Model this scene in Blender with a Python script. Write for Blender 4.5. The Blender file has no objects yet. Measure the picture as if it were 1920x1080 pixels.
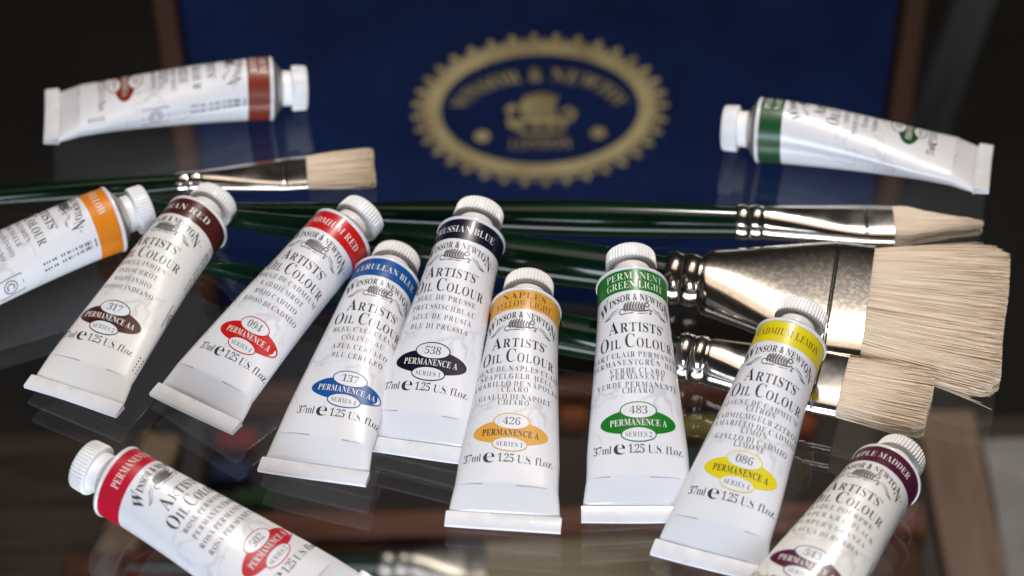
import bpy, math, random
import numpy as np
from mathutils import Matrix, Vector

random.seed(7)
rng = np.random.default_rng(11)
D = 0.023                      # one unit of the layout = a tube's diameter, in metres
sc = bpy.context.scene
col = sc.collection

# ------------------------------------------------------------------ camera
cam = bpy.data.cameras.new('camera')
cam.sensor_width = 36.0
cam.lens = 83.2556
cam.clip_start = 0.02
cam.clip_end = 60
cam.dof.use_dof = True
cam.dof.focus_distance = 32.8 * D
cam.dof.aperture_fstop = 6.9
cam.dof.aperture_blades = 7
cam_ob = bpy.data.objects.new('camera', cam)
col.objects.link(cam_ob)
_r = Vector((0.99982428, -0.01323998, -0.01327061))
_u = Vector((0.01874583, 0.70616515, 0.70779897))
_b = Vector((0.0, -0.70792336, 0.70628926))
cam_ob.matrix_world = Matrix(((_r.x, _u.x, _b.x, 0), (_r.y, _u.y, _b.y, 0), (_r.z, _u.z, _b.z, 24.8577 * D), (0, 0, 0, 1)))
sc.camera = cam_ob

# ------------------------------------------------------------------ world, lamps, exposure
world = bpy.data.worlds.new('World')
sc.world = world
world.use_nodes = True
bg = world.node_tree.nodes['Background']
bg.inputs[0].default_value = (0.62, 0.60, 0.62, 1)
bg.inputs[1].default_value = 0.028

def area(name, loc, target, size, power, color, size_y=None):
    l = bpy.data.lights.new(name, 'AREA')
    l.shape = 'RECTANGLE' if size_y else 'DISK'
    l.size = size
    if size_y:
        l.size_y = size_y
    l.energy = power
    l.color = color
    o = bpy.data.objects.new(name, l)
    col.objects.link(o)
    o.location = loc
    o.rotation_euler = (Vector(target) - Vector(loc)).to_track_quat('-Z', 'Y').to_euler()
    return o

area('key_lamp', (0.26, 1.08, 1.30), (0.02, 0.54, 0), 0.09, 15.5, (1.0, 0.93, 0.86))
area('window_light', (-0.35, -0.95, 0.52), (0, 0.6, -0.05), 0.9, 20.0, (0.80, 0.88, 1.0), 0.5)
area('overhead_fill', (0.1, 0.75, 2.3), (0.05, 0.6, 0), 1.3, 6.0, (1.0, 0.82, 0.66), 1.0)  # unseen lamp added overhead for soft fill and gradients on the ferrules
area('under_glass_fill', (-0.03, 0.10, -0.30), (0, 0.62, 0.0), 0.55, 3.0, (0.92, 0.94, 1.0), 0.20)  # unseen lamp added below the glass to brighten tube undersides and lid

vs = sc.view_settings
vs.view_transform = 'Standard'
vs.look = 'None'
vs.exposure = 0.14
vs.gamma = 1.0
vs.use_curve_mapping = False
sc.cycles.use_denoising = True
sc.cycles.max_bounces = 10
sc.cycles.transparent_max_bounces = 24
sc.cycles.caustics_reflective = False
sc.cycles.caustics_refractive = False

# ------------------------------------------------------------------ materials
def mat(name, color, rough=0.5, metallic=0.0, coat=0.0, spec=0.5, coat_rough=0.08):
    m = bpy.data.materials.new(name)
    m.use_nodes = True
    p = m.node_tree.nodes['Principled BSDF']
    p.inputs['Base Color'].default_value = (*color, 1)
    p.inputs['Roughness'].default_value = rough
    p.inputs['Metallic'].default_value = metallic
    p.inputs['Coat Weight'].default_value = coat
    p.inputs['Coat Roughness'].default_value = coat_rough
    p.inputs['Specular IOR Level'].default_value = spec
    return m

def nodes(m):
    nt = m.node_tree
    return nt, nt.nodes['Principled BSDF']

def add_noise_color(m, c1, c2, scale, stretch=(1, 1, 1), detail=4, lo=0.35, hi=0.65, rough_var=None, bump=0.0, distort=0.0):
    """two-tone procedural variation in object space"""
    nt, p = nodes(m)
    tc = nt.nodes.new('ShaderNodeTexCoord')
    mp = nt.nodes.new('ShaderNodeMapping')
    mp.inputs['Scale'].default_value = stretch
    nz = nt.nodes.new('ShaderNodeTexNoise')
    nz.inputs['Scale'].default_value = scale
    nz.inputs['Detail'].default_value = detail
    nz.inputs['Distortion'].default_value = distort
    rp = nt.nodes.new('ShaderNodeValToRGB')
    rp.color_ramp.elements[0].position = lo
    rp.color_ramp.elements[1].position = hi
    rp.color_ramp.elements[0].color = (*c1, 1)
    rp.color_ramp.elements[1].color = (*c2, 1)
    nt.links.new(tc.outputs['Object'], mp.inputs['Vector'])
    nt.links.new(mp.outputs['Vector'], nz.inputs['Vector'])
    nt.links.new(nz.outputs['Fac'], rp.inputs['Fac'])
    nt.links.new(rp.outputs['Color'], p.inputs['Base Color'])
    if rough_var:
        mr = nt.nodes.new('ShaderNodeMapRange')
        mr.inputs['From Min'].default_value = lo
        mr.inputs['From Max'].default_value = hi
        mr.inputs['To Min'].default_value = rough_var[0]
        mr.inputs['To Max'].default_value = rough_var[1]
        nt.links.new(nz.outputs['Fac'], mr.inputs['Value'])
        nt.links.new(mr.outputs['Result'], p.inputs['Roughness'])
    if bump:
        bp = nt.nodes.new('ShaderNodeBump')
        bp.inputs['Strength'].default_value = bump
        bp.inputs['Distance'].default_value = 0.0005
        nt.links.new(nz.outputs['Fac'], bp.inputs['Height'])
        nt.links.new(bp.outputs['Normal'], p.inputs['Normal'])
    return m

# white enamelled tube with a faint grey engraving printed on it and slight dents
def tube_white(name, base, engr):
    m = mat(name, base, 0.32, coat=0.40, coat_rough=0.12)
    nt, p = nodes(m)
    tc = nt.nodes.new('ShaderNodeTexCoord')
    vo = nt.nodes.new('ShaderNodeTexVoronoi')
    vo.feature = 'DISTANCE_TO_EDGE'
    vo.inputs['Scale'].default_value = 95
    nz0 = nt.nodes.new('ShaderNodeTexNoise')
    nz0.inputs['Scale'].default_value = 60
    nz0.inputs['Detail'].default_value = 3
    add = nt.nodes.new('ShaderNodeVectorMath')
    add.operation = 'MULTIPLY_ADD'
    add.inputs[1].default_value = (0.02, 0.02, 0.02)
    nt.links.new(tc.outputs['Object'], nz0.inputs['Vector'])
    nt.links.new(nz0.outputs['Color'], add.inputs[0])
    nt.links.new(tc.outputs['Object'], add.inputs[2])
    nt.links.new(add.outputs['Vector'], vo.inputs['Vector'])
    ln = nt.nodes.new('ShaderNodeMapRange')
    ln.inputs['From Min'].default_value = 0.0
    ln.inputs['From Max'].default_value = 0.07
    ln.inputs['To Min'].default_value = 1.0
    ln.inputs['To Max'].default_value = 0.0
    nt.links.new(vo.outputs['Distance'], ln.inputs['Value'])
    # engraving only in the middle third of the tube and only here and there
    sx = nt.nodes.new('ShaderNodeSeparateXYZ')
    nt.links.new(tc.outputs['Object'], sx.inputs['Vector'])
    w = nt.nodes.new('ShaderNodeMapRange')
    w.interpolation_type = 'SMOOTHSTEP'
    w.inputs['From Min'].default_value = 2.85 * D
    w.inputs['From Max'].default_value = 2.2 * D
    nt.links.new(sx.outputs['X'], w.inputs['Value'])
    w2 = nt.nodes.new('ShaderNodeMapRange')
    w2.interpolation_type = 'SMOOTHSTEP'
    w2.inputs['From Min'].default_value = 0.7 * D
    w2.inputs['From Max'].default_value = 1.3 * D
    nt.links.new(sx.outputs['X'], w2.inputs['Value'])
    nz = nt.nodes.new('ShaderNodeTexNoise')
    nz.inputs['Scale'].default_value = 110
    nt.links.new(tc.outputs['Object'], nz.inputs['Vector'])
    n2 = nt.nodes.new('ShaderNodeMapRange')
    n2.inputs['From Min'].default_value = 0.42
    n2.inputs['From Max'].default_value = 0.60
    nt.links.new(nz.outputs['Fac'], n2.inputs['Value'])
    prev = ln.outputs['Result']
    for s in (w, w2, n2):
        mu = nt.nodes.new('ShaderNodeMath')
        mu.operation = 'MULTIPLY'
        nt.links.new(prev, mu.inputs[0])
        nt.links.new(s.outputs['Result'], mu.inputs[1])
        prev = mu.outputs['Value']
    mx = nt.nodes.new('ShaderNodeMix')
    mx.data_type = 'RGBA'
    mx.inputs['A'].default_value = (*base, 1)
    mx.inputs['B'].default_value = (*engr, 1)
    nt.links.new(prev, mx.inputs['Factor'])
    nt.links.new(mx.outputs['Result'], p.inputs['Base Color'])
    # gentle hand dents
    nb = nt.nodes.new('ShaderNodeTexNoise')
    nb.inputs['Scale'].default_value = 55
    nb.inputs['Detail'].default_value = 2
    nt.links.new(tc.outputs['Object'], nb.inputs['Vector'])
    bp = nt.nodes.new('ShaderNodeBump')
    bp.inputs['Strength'].default_value = 0.32
    bp.inputs['Distance'].default_value = 0.0012
    nt.links.new(nb.outputs['Fac'], bp.inputs['Height'])
    nt.links.new(bp.outputs['Normal'], p.inputs['Normal'])
    nt.links.new(bp.outputs['Normal'], p.inputs['Coat Normal'])
    return m

M = {}
M['white'] = tube_white('tube_enamel', (0.71, 0.715, 0.75), (0.56, 0.56, 0.59))
M['cream'] = tube_white('tube_enamel_cream', (0.73, 0.71, 0.685), (0.57, 0.555, 0.54))
M['fin'] = add_noise_color(mat('tube_fold_enamel', (0.74, 0.74, 0.76), 0.32, coat=0.4), (0.66, 0.67, 0.71), (0.73, 0.74, 0.77), 140, rough_var=(0.28, 0.4), bump=0.25)
def chipped(m):
    nt, p = nodes(m)
    src = p.inputs['Base Color'].links[0].from_socket
    tc = nt.nodes.new('ShaderNodeTexCoord')
    nz = nt.nodes.new('ShaderNodeTexNoise')
    nz.inputs['Scale'].default_value = 700
    nz.inputs['Detail'].default_value = 3
    nt.links.new(tc.outputs['Object'], nz.inputs['Vector'])
    th = nt.nodes.new('ShaderNodeMapRange')
    th.inputs['From Min'].default_value = 0.70
    th.inputs['From Max'].default_value = 0.73
    nt.links.new(nz.outputs['Fac'], th.inputs['Value'])
    mx = nt.nodes.new('ShaderNodeMix')
    mx.data_type = 'RGBA'
    mx.inputs['B'].default_value = (0.5, 0.48, 0.45, 1)
    nt.links.new(src, mx.inputs['A'])
    nt.links.new(th.outputs['Result'], mx.inputs['Factor'])
    nt.links.new(mx.outputs['Result'], p.inputs['Base Color'])
    nt.links.new(th.outputs['Result'], p.inputs['Metallic'])
chipped(M['fin'])
M['cap'] = add_noise_color(mat('cap_plastic', (0.78, 0.78, 0.79), 0.35), (0.80, 0.80, 0.81), (0.86, 0.86, 0.86), 160)
M['alu'] = mat('bare_aluminium', (0.62, 0.60, 0.57), 0.38, 0.9)
M['black'] = mat('black_ink', (0.026, 0.025, 0.028), 0.4)
M['grey'] = mat('grey_ink', (0.10, 0.095, 0.10), 0.45)
M['lightgrey'] = mat('light_grey_ink', (0.30, 0.29, 0.30), 0.45)
M['whiteink'] = mat('white_ink', (0.74, 0.72, 0.70), 0.4)
M['brownink'] = mat('dark_brown_ink', (0.16, 0.07, 0.01), 0.4)

def ink(name, c):
    return mat(name, tuple(x * 0.85 for x in c), 0.36, coat=0.12, coat_rough=0.12, spec=0.4)

def glass_material():
    m = bpy.data.materials.new('tabletop_glass')
    m.use_nodes = True
    nt = m.node_tree
    nt.nodes.clear()
    out = nt.nodes.new('ShaderNodeOutputMaterial')
    tr = nt.nodes.new('ShaderNodeBsdfTransparent')
    tr.inputs['Color'].default_value = (0.93, 0.94, 0.94, 1)
    gl = nt.nodes.new('ShaderNodeBsdfGlossy')
    gl.inputs['Roughness'].default_value = 0.0
    tc = nt.nodes.new('ShaderNodeTexCoord')
    nz = nt.nodes.new('ShaderNodeTexNoise')
    nz.inputs['Scale'].default_value = 22
    nz.inputs['Detail'].default_value = 6
    nt.links.new(tc.outputs['Object'], nz.inputs['Vector'])
    rr = nt.nodes.new('ShaderNodeMapRange')
    rr.inputs['From Min'].default_value = 0.45
    rr.inputs['From Max'].default_value = 0.75
    rr.inputs['To Max'].default_value = 0.03
    nt.links.new(nz.outputs['Fac'], rr.inputs['Value'])
    nt.links.new(rr.outputs['Result'], gl.inputs['Roughness'])
    lw = nt.nodes.new('ShaderNodeLayerWeight')
    lw.inputs['Blend'].default_value = 0.5
    pw = nt.nodes.new('ShaderNodeMath')
    pw.operation = 'POWER'
    pw.inputs[1].default_value = 5.0
    ma = nt.nodes.new('ShaderNodeMath')
    ma.operation = 'MULTIPLY_ADD'
    ma.inputs[1].default_value = 0.955
    ma.inputs[2].default_value = 0.045
    mx = nt.nodes.new('ShaderNodeMixShader')
    nt.links.new(lw.outputs['Facing'], pw.inputs[0])
    nt.links.new(pw.outputs[0], ma.inputs[0])
    nt.links.new(ma.outputs[0], mx.inputs['Fac'])
    nt.links.new(tr.outputs[0], mx.inputs[1])
    nt.links.new(gl.outputs[0], mx.inputs[2])
    nt.links.new(mx.outputs[0], out.inputs['Surface'])
    return m

M['glass'] = glass_material()
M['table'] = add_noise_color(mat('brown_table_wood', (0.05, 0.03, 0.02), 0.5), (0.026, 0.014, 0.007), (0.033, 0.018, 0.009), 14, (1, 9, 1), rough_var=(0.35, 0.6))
M['dark'] = add_noise_color(mat('dark_floor', (0.012, 0.010, 0.008), 0.9), (0.010, 0.008, 0.006), (0.022, 0.018, 0.013), 5)
M['boxwood'] = add_noise_color(mat('mahogany_wood', (0.16, 0.05, 0.02), 0.4), (0.085, 0.026, 0.011), (0.135, 0.045, 0.018), 20, (1, 12, 12), rough_var=(0.3, 0.5))
M['frame'] = add_noise_color(mat('dark_frame_wood', (0.06, 0.022, 0.01), 0.6, spec=0.2), (0.042, 0.016, 0.008), (0.075, 0.028, 0.012), 20, (12, 12, 1))
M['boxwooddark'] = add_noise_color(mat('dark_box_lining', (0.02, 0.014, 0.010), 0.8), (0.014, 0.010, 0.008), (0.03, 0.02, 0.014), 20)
M['tan'] = add_noise_color(mat('pale_wood', (0.3, 0.2, 0.12), 0.5), (0.14, 0.092, 0.052), (0.21, 0.142, 0.085), 25, (1, 10, 10))
M['navy'] = add_noise_color(mat('navy_lining', (0.003, 0.01, 0.05), 0.8, spec=0.12), (0.0020, 0.0092, 0.045), (0.0045, 0.0160, 0.070), 26, detail=8, lo=0.3, hi=0.7)
M['gold'] = add_noise_color(mat('gold_foil', (0.55, 0.38, 0.16), 0.6, spec=0.2), (0.33, 0.235, 0.095), (0.54, 0.40, 0.18), 60, detail=8)
M['greycloth'] = add_noise_color(mat('grey_cloth', (0.26, 0.24, 0.22), 0.9), (0.22, 0.20, 0.18), (0.31, 0.28, 0.26), 30)
M['chrome'] = mat('clasp_steel', (0.42, 0.42, 0.42), 0.3, 1.0)
M['handle'] = add_noise_color(mat('green_lacquer', (0.003, 0.03, 0.012), 0.17, coat=0.0, spec=0.35), (0.0010, 0.007, 0.004), (0.0018, 0.022, 0.008), 30, (0.25, 3, 3), detail=5, bump=0.12)
M['nickel'] = add_noise_color(mat('nickel_ferrule', (0.62, 0.58, 0.53), 0.16, 1.0), (0.50, 0.47, 0.43), (0.70, 0.66, 0.61), 90, rough_var=(0.24, 0.12), bump=0.05)

def tarnished():
    m = mat('tarnished_ferrule', (0.62, 0.56, 0.5), 0.2, 1.0)
    add_noise_color(m, (0.46, 0.405, 0.36), (0.60, 0.54, 0.48), 620, detail=12, lo=0.30, hi=0.55, rough_var=(0.20, 0.155), bump=0.0, distort=0.6)
    return m
M['tarnish'] = tarnished()

def hair_material(name, c1, c2):
    m = mat(name, c1, 0.5)
    nt, p = nodes(m)
    at = nt.nodes.new('ShaderNodeAttribute')
    at.attribute_name = 'tone'
    rp = nt.nodes.new('ShaderNodeValToRGB')
    rp.color_ramp.elements[0].color = (*c1, 1)
    rp.color_ramp.elements[1].color = (*c2, 1)
    nt.links.new(at.outputs['Fac'], rp.inputs['Fac'])
    nt.links.new(rp.outputs['Color'], p.inputs['Base Color'])
    return m
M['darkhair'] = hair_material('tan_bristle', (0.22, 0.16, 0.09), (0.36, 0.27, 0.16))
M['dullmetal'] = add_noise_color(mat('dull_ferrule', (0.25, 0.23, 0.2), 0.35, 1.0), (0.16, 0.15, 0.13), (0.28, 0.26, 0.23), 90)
M['hair'] = hair_material('hog_bristle', (0.70, 0.54, 0.39), (0.92, 0.79, 0.62))

# ------------------------------------------------------------------ mesh helpers
def link(name, verts, faces, m, parent=None, smooth=True, scale=D, tone=None):
    me = bpy.data.meshes.new(name)
    me.from_pydata([(v[0] * scale, v[1] * scale, v[2] * scale) for v in verts], [], [tuple(int(i) for i in f) for f in faces])
    me.materials.append(m)
    if smooth:
        me.polygons.foreach_set('use_smooth', [True] * len(me.polygons))
    if tone is not None:
        a = me.attributes.new('tone', 'FLOAT', 'POINT')
        a.data.foreach_set('value', np.asarray(tone, dtype=np.float32))
    me.update()
    o = bpy.data.objects.new(name, me)
    col.objects.link(o)
    if parent:
        o.parent = parent
    return o

def tag(o, label=None, cat=None, group=None, kind=None):
    for k, v in (('label', label), ('category', cat), ('group', group), ('kind', kind)):
        if v:
            o[k] = v
    return o

def empty(name, mw=None):
    o = bpy.data.objects.new(name, None)
    o.empty_display_size = 0.01
    col.objects.link(o)
    if mw is not None:
        o.matrix_world = mw
    return o

def sharpen(o, deg=35):
    me = o.data
    me.set_sharp_from_angle(angle=math.radians(deg))
    return o

class MB:
    def __init__(self):
        self.v = []
        self.f = []
    def add(self, v, f):
        n = len(self.v)
        self.v += [tuple(p) for p in v]
        self.f += [tuple(i + n for i in q) for q in f]
        return self
    def box(self, lo, hi, bev=0.0):
        x0, y0, z0 = lo
        x1, y1, z1 = hi
        if bev <= 0:
            v = [(x, y, z) for z in (z0, z1) for y in (y0, y1) for x in (x0, x1)]
            f = [(0, 2, 3, 1), (4, 5, 7, 6), (0, 1, 5, 4), (2, 6, 7, 3), (0, 4, 6, 2), (1, 3, 7, 5)]
            return self.add(v, f)
        b = bev
        rings = []
        for z, i in ((z0, b), (z0 + b, 0), (z1 - b, 0), (z1, b)):
            a0, a1, c0, c1 = x0 + i, x1 - i, y0 + i, y1 - i
            rings.append([(a0 + b, c0, z), (a1 - b, c0, z), (a1, c0 + b, z), (a1, c1 - b, z), (a1 - b, c1, z), (a0 + b, c1, z), (a0, c1 - b, z), (a0, c0 + b, z)])
        return self.loft(rings, caps=True)
    def loft(self, rings, caps=False, closed=True):
        n = len(rings[0])
        v = [p for r in rings for p in r]
        f = []
        m = n if closed else n - 1
        for i in range(len(rings) - 1):
            for j in range(m):
                k = (j + 1) % n
                f.append((i * n + j, i * n + k, (i + 1) * n + k, (i + 1) * n + j))
        if caps:
            f.append(tuple(range(n))[::-1])
            f.append(tuple(range((len(rings) - 1) * n, len(rings) * n)))
        return self.add(v, f)
    def build(self, name, m, parent=None, smooth=True):
        return link(name, self.v, self.f, m, parent, smooth)

def lathe_x(profile, n=64, cz=0.0, ripple=None):
    """rings of a turned shape about the x axis; profile = [(x, r)]"""
    rings = []
    for k, (x, r) in enumerate(profile):
        ring = []
        for j in range(n):
            a = 2 * math.pi * j / n
            rr = r
            if ripple and ripple[k]:
                rr = r * (1 + ripple[k] * (1 if (j % 4) in (0, 1) else -1))
            ring.append((x, rr * math.cos(a), cz + rr * math.sin(a)))
        rings.append(ring)
    return rings

# ------------------------------------------------------------------ lettering
_dg = None
_glyph = {}
ACC = {'\u00c9': ('E', 'acute'), '\u00c1': ('A', 'acute'), '\u00da': ('U', 'acute'), '\u00d3': ('O', 'acute'), '\u00dc': ('U', 'dots'), '\u00d6': ('O', 'dots')}

def glyph(ch, off):
    """flat mesh of one roman letter, origin at its lower left, cap height = 1"""
    key = (ch, off)
    if key in _glyph:
        return _glyph[key]
    base, acc = ACC.get(ch, (ch, None))
    c = base
    if 'A' <= c <= 'Z':
        c = chr(0x1D400 + ord(c) - 65)
    elif 'a' <= c <= 'z':
        c = chr(0x1D41A + ord(c) - 97)
    elif '0' <= c <= '9':
        c = chr(0x1D7CE + ord(c) - 48)
    cu = bpy.data.curves.new('glyph', 'FONT')
    cu.body = c
    cu.resolution_u = 3
    cu.offset = off if base != '&' else 0.012
    ob = bpy.data.objects.new('glyph', cu)
    col.objects.link(ob)
    bpy.context.view_layer.update()
    dg = bpy.context.evaluated_depsgraph_get()
    me = bpy.data.meshes.new_from_object(ob.evaluated_get(dg))
    v = np.array([p.co[:2] for p in me.vertices]) if len(me.vertices) else np.zeros((0, 2))
    f = [tuple(p.vertices) for p in me.polygons]
    bpy.data.meshes.remove(me)
    bpy.data.objects.remove(ob)
    bpy.data.curves.remove(cu)
    v = v / 0.676                      # cap height of the face
    x0 = v[:, 0].min() if len(v) else 0
    v = v - np.array([x0, 0])
    w = v[:, 0].max() if len(v) else 0.2
    if acc == 'acute':
        n = len(v)
        v = np.vstack([v, [[w * .42, 1.1], [w * .52, 1.1], [w * .72, 1.34], [w * .55, 1.34]]])
        f = f + [(n, n + 1, n + 2, n + 3)]
    elif acc == 'dots':
        for cx in (.3, .62):
            n = len(v)
            v = np.vstack([v, [[w * cx, 1.12], [w * cx + .13, 1.12], [w * cx + .13, 1.27], [w * cx, 1.27]]])
            f = f + [(n, n + 1, n + 2, n + 3)]
    _glyph[key] = (v, f, w)
    return _glyph[key]

def layout(text, size, caps_size=None, track=0.16, off=-0.010, fit=None, sizes=None):
    """2D mesh of a line of lettering centred on x = 0, base line y = 0"""
    V, F = [], []
    x = 0.0
    n = 0
    word_start = True
    for i, ch in enumerate(text):
        s = size
        if caps_size and word_start and ch.isalpha():
            s = caps_size
        if sizes:
            s = sizes[i]
        if ch == ' ':
            x += 0.42 * size
            word_start = True
            continue
        word_start = False
        v, f, w = glyph(ch, off)
        drop = 0.0
        if ch == "'":
            pass
        V.append(v * s + np.array([x, drop]))
        F += [tuple(k + n for k in q) for q in f]
        n += len(v)
        x += w * s + track * s
    V = np.vstack(V)
    wid = V[:, 0].max() - V[:, 0].min()
    V[:, 0] -= V[:, 0].min() + wid / 2
    if fit:
        V[:, 0] *= fit / wid
    return V, F

def strip(points, width):
    """flat ribbon along 2D points; width may be a list"""
    P = np.array(points, float)
    t = np.gradient(P, axis=0)
    t /= np.linalg.norm(t, axis=1)[:, None] + 1e-9
    nrm = np.stack([-t[:, 1], t[:, 0]], 1)
    w = np.broadcast_to(np.asarray(width, float), (len(P),))[:, None] / 2
    V = np.vstack([P + nrm * w, P - nrm * w])
    n = len(P)
    F = [(i, i + n, i + n + 1, i + 1) for i in range(n - 1)]
    return V, F

def disc(cx, cy, rx, ry, n=40, rings=4, power=2.0, r0=0.0):
    V, F = [], []
    for k in range(rings + 1):
        q = r0 + (1 - r0) * k / rings
        for j in range(n):
            a = 2 * math.pi * j / n
            c, s = math.cos(a), math.sin(a)
            e = 2 / power
            V.append((cx + rx * q * math.copysign(abs(c) ** e, c), cy + ry * q * math.copysign(abs(s) ** e, s)))
    for k in range(rings):
        for j in range(n):
            a, b = k * n + j, k * n + (j + 1) % n
            F.append((a, a + n, b + n, b))
    return np.array(V), F

def join2d(parts):
    V, F, n = [], [], 0
    for v, f in parts:
        v = np.asarray(v)
        V.append(v)
        F += [tuple(k + n for k in q) for q in f]
        n += len(v)
    return np.vstack(V), F

# ------------------------------------------------------------------ the paint tube
L = 3.56                        # shoulder rim to end of the folded tail
FOLD = L - 0.22
CREASE = 3.0
PER = math.pi * 0.992

def section(b, n):
    """half width of a superellipse of half height b with the tube's perimeter"""
    a_ = np.linspace(0, 2 * np.pi, 241)
    c, s = np.cos(a_), np.sin(a_)
    e = 2 / n
    X = np.sign(c) * np.abs(c) ** e
    Y = np.sign(s) * np.abs(s) ** e
    lo, hi = 0.3, 0.85
    for _ in range(30):
        a = (lo + hi) / 2
        p = np.hypot(np.diff(a * X), np.diff(b * Y)).sum()
        if p < PER:
            lo = a
        else:
            hi = a
    return a

def half_height(s):
    if s < CREASE:
        return 0.5 - 0.315 * (max(s - 0.25, 0) / (CREASE - 0.25)) ** 1.4
    if s < FOLD:
        t = (s - CREASE) / (FOLD - CREASE)
        return 0.185 - 0.115 * t ** 0.9
    return 0.045

def power_at(s):
    if s < 2.6:
        return 2.0
    if s < FOLD:
        return 2.0 + 0.7 * min((s - 2.6) / 0.6, 1)
    return 2.7

STN = np.array(sorted(set(list(np.linspace(0, 0.3, 5)) + list(np.linspace(0.3, 2.9, 40)) + [2.97, 3.0, 3.03] + list(np.linspace(3.06, FOLD, 10)))))
NSEC = 240
_tab = []
for s_ in STN:
    b_, n_ = half_height(s_), power_at(s_)
    a_ = section(b_, n_)
    th_ = np.linspace(-np.pi / 2, np.pi * 1.5, NSEC + 1)     # from the bottom, round over +Y, top, back
    # start at the top, going to +Y
    th_ = np.pi / 2 - np.linspace(0, 2 * np.pi, NSEC + 1)
    c_, q_ = np.cos(th_), np.sin(th_)
    e_ = 2 / n_
    y_ = a_ * np.sign(c_) * np.abs(c_) ** e_
    z_ = b_ * np.sign(q_) * np.abs(q_) ** e_ + b_
    d_ = np.concatenate([[0], np.cumsum(np.hypot(np.diff(y_), np.diff(z_)))])
    uu = np.linspace(0, d_[-1], NSEC + 1)
    _tab.append(np.stack([np.interp(uu, d_, y_), np.interp(uu, d_, z_)], 1))
_tab = np.array(_tab)          # stations x arc samples x (y, z)

def surf(s, u, off):
    """points of the tube's skin at length s and arc u from the top, lifted by off"""
    s = np.clip(np.asarray(s, float), STN[0], STN[-1])
    u = np.asarray(u, float)
    def at(s, u):
        k = np.clip(np.searchsorted(STN, s) - 1, 0, len(STN) - 2)
        t = (s - STN[k]) / (STN[k + 1] - STN[k])
        g = (u / PER) % 1.0 * NSEC
        i = np.floor(g).astype(int) % NSEC
        r = g - np.floor(g)
        def row(kk):
            return _tab[kk, i] * (1 - r)[:, None] + _tab[kk, i + 1] * r[:, None]
        p = row(k) * (1 - t)[:, None] + row(k + 1) * t[:, None]
        return p
    p = at(s, u)
    q1, q2 = at(s, u + 0.02), at(s, u - 0.02)
    tn = q1 - q2
    nrm = np.stack([-tn[:, 1], tn[:, 0]], 1)
    nrm /= np.linalg.norm(nrm, axis=1)[:, None] + 1e-9
    p = p + nrm * off
    return np.stack([s, p[:, 0], p[:, 1]], 1)

def decal(name, vf, s0, m, parent, off, u0=0.0, dent=None):
    V, F = vf
    P = surf(s0 - V[:, 1], u0 + V[:, 0], off)
    if dent is not None:
        P = dent(P)
    return link(name, P, F, m, parent)

def grid2d(x0, x1, nx, y0, y1, ny):
    V = [(x0 + (x1 - x0) * i / nx, y0 + (y1 - y0) * j / ny) for j in range(ny + 1) for i in range(nx + 1)]
    F = [(j * (nx + 1) + i, j * (nx + 1) + i + 1, (j + 1) * (nx + 1) + i + 1, (j + 1) * (nx + 1) + i) for j in range(ny) for i in range(nx)]
    return np.array(V), F

# arched maker's name: flat line bent over an arc, its ends taller than its middle
def arched_name():
    t = 'WINSOR & NEWTON'
    big = {0: 1.75, 1: 1.1, 13: 1.15, 14: 1.75}
    V, F = layout(t, 0.098, track=0.13, off=-0.002, sizes=[0.098 * big.get(i, 1.0) for i in range(len(t))], fit=1.14)
    x, y = V[:, 0], V[:, 1].copy()
    h = np.clip(np.abs(x) / 0.57, 0, 1)
    # the tall letters at both ends hang below the base line, and the line is bowed
    hang = np.clip((h - 0.72) / 0.28, 0, 1)
    y2 = y - 0.07 * hang - 0.125 * h ** 2
    lean = x - 0.20 * np.sign(x) * h * (0.1 - y) * 0.6
    tm = strip([(0.60, -0.06), (0.63, -0.06)], 0.012)
    return join2d([(np.stack([lean, y2], 1), F), tm])

# the little winged beast with its scrolls
def beast_print():
    ps = []
    for k in range(8):                           # wing feathers
        f = k / 7
        x = -0.155 + 0.27 * f
        top = 0.10 + 0.035 * math.sin(math.pi * (0.15 + 0.8 * f))
        ps.append(strip([(x + 0.012, -0.01), (x - 0.008, 0.03), (x - 0.006, 0.07), (x + 0.016, top)], [0.022, 0.031, 0.034, 0.018]))
    ps.append(strip([(-0.15, 0.02), (-0.05, -0.012), (0.05, -0.015), (0.16, 0.01), (0.20, 0.04)], [0.008, 0.018, 0.022, 0.02, 0.008]))   # back
    ps.append(strip([(0.12, 0.07), (0.17, 0.06), (0.19, 0.10), (0.16, 0.125), (0.12, 0.11)], 0.018))                                       # head
    ps.append(strip([(0.19, -0.02), (0.215, -0.035)], 0.03))
    ps.append(strip([(0.19, 0.01), (0.235, 0.015)], 0.016))
    a = np.linspace(0, 5.2, 20)                  # curled tail
    ps.append(strip(np.stack([-0.19 + (0.02 + 0.008 * a) * np.cos(a + 0.4), 0.0 + (0.02 + 0.007 * a) * np.sin(a + 0.4)], 1), 0.011))
    ps.append(strip([(-0.19, -0.05), (-0.08, -0.042), (0.06, -0.05), (0.16, -0.03)], [0.004, 0.014, 0.01, 0.004]))
    for sg in (-1, 1):                           # long scroll strokes at both sides
        ps.append(strip([(sg * 0.24, 0.055), (sg * 0.33, 0.02), (sg * 0.46, -0.06)], [0.003, 0.014, 0.004]))
        ps.append(strip([(sg * 0.25, 0.02), (sg * 0.36, -0.035), (sg * 0.43, -0.055)], [0.003, 0.010, 0.004]))
        ps.append(strip([(sg * 0.36, -0.06), (sg * 0.44, -0.068), (sg * 0.48, -0.06)], [0.006, 0.016, 0.004]))
    return join2d(ps)

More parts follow.
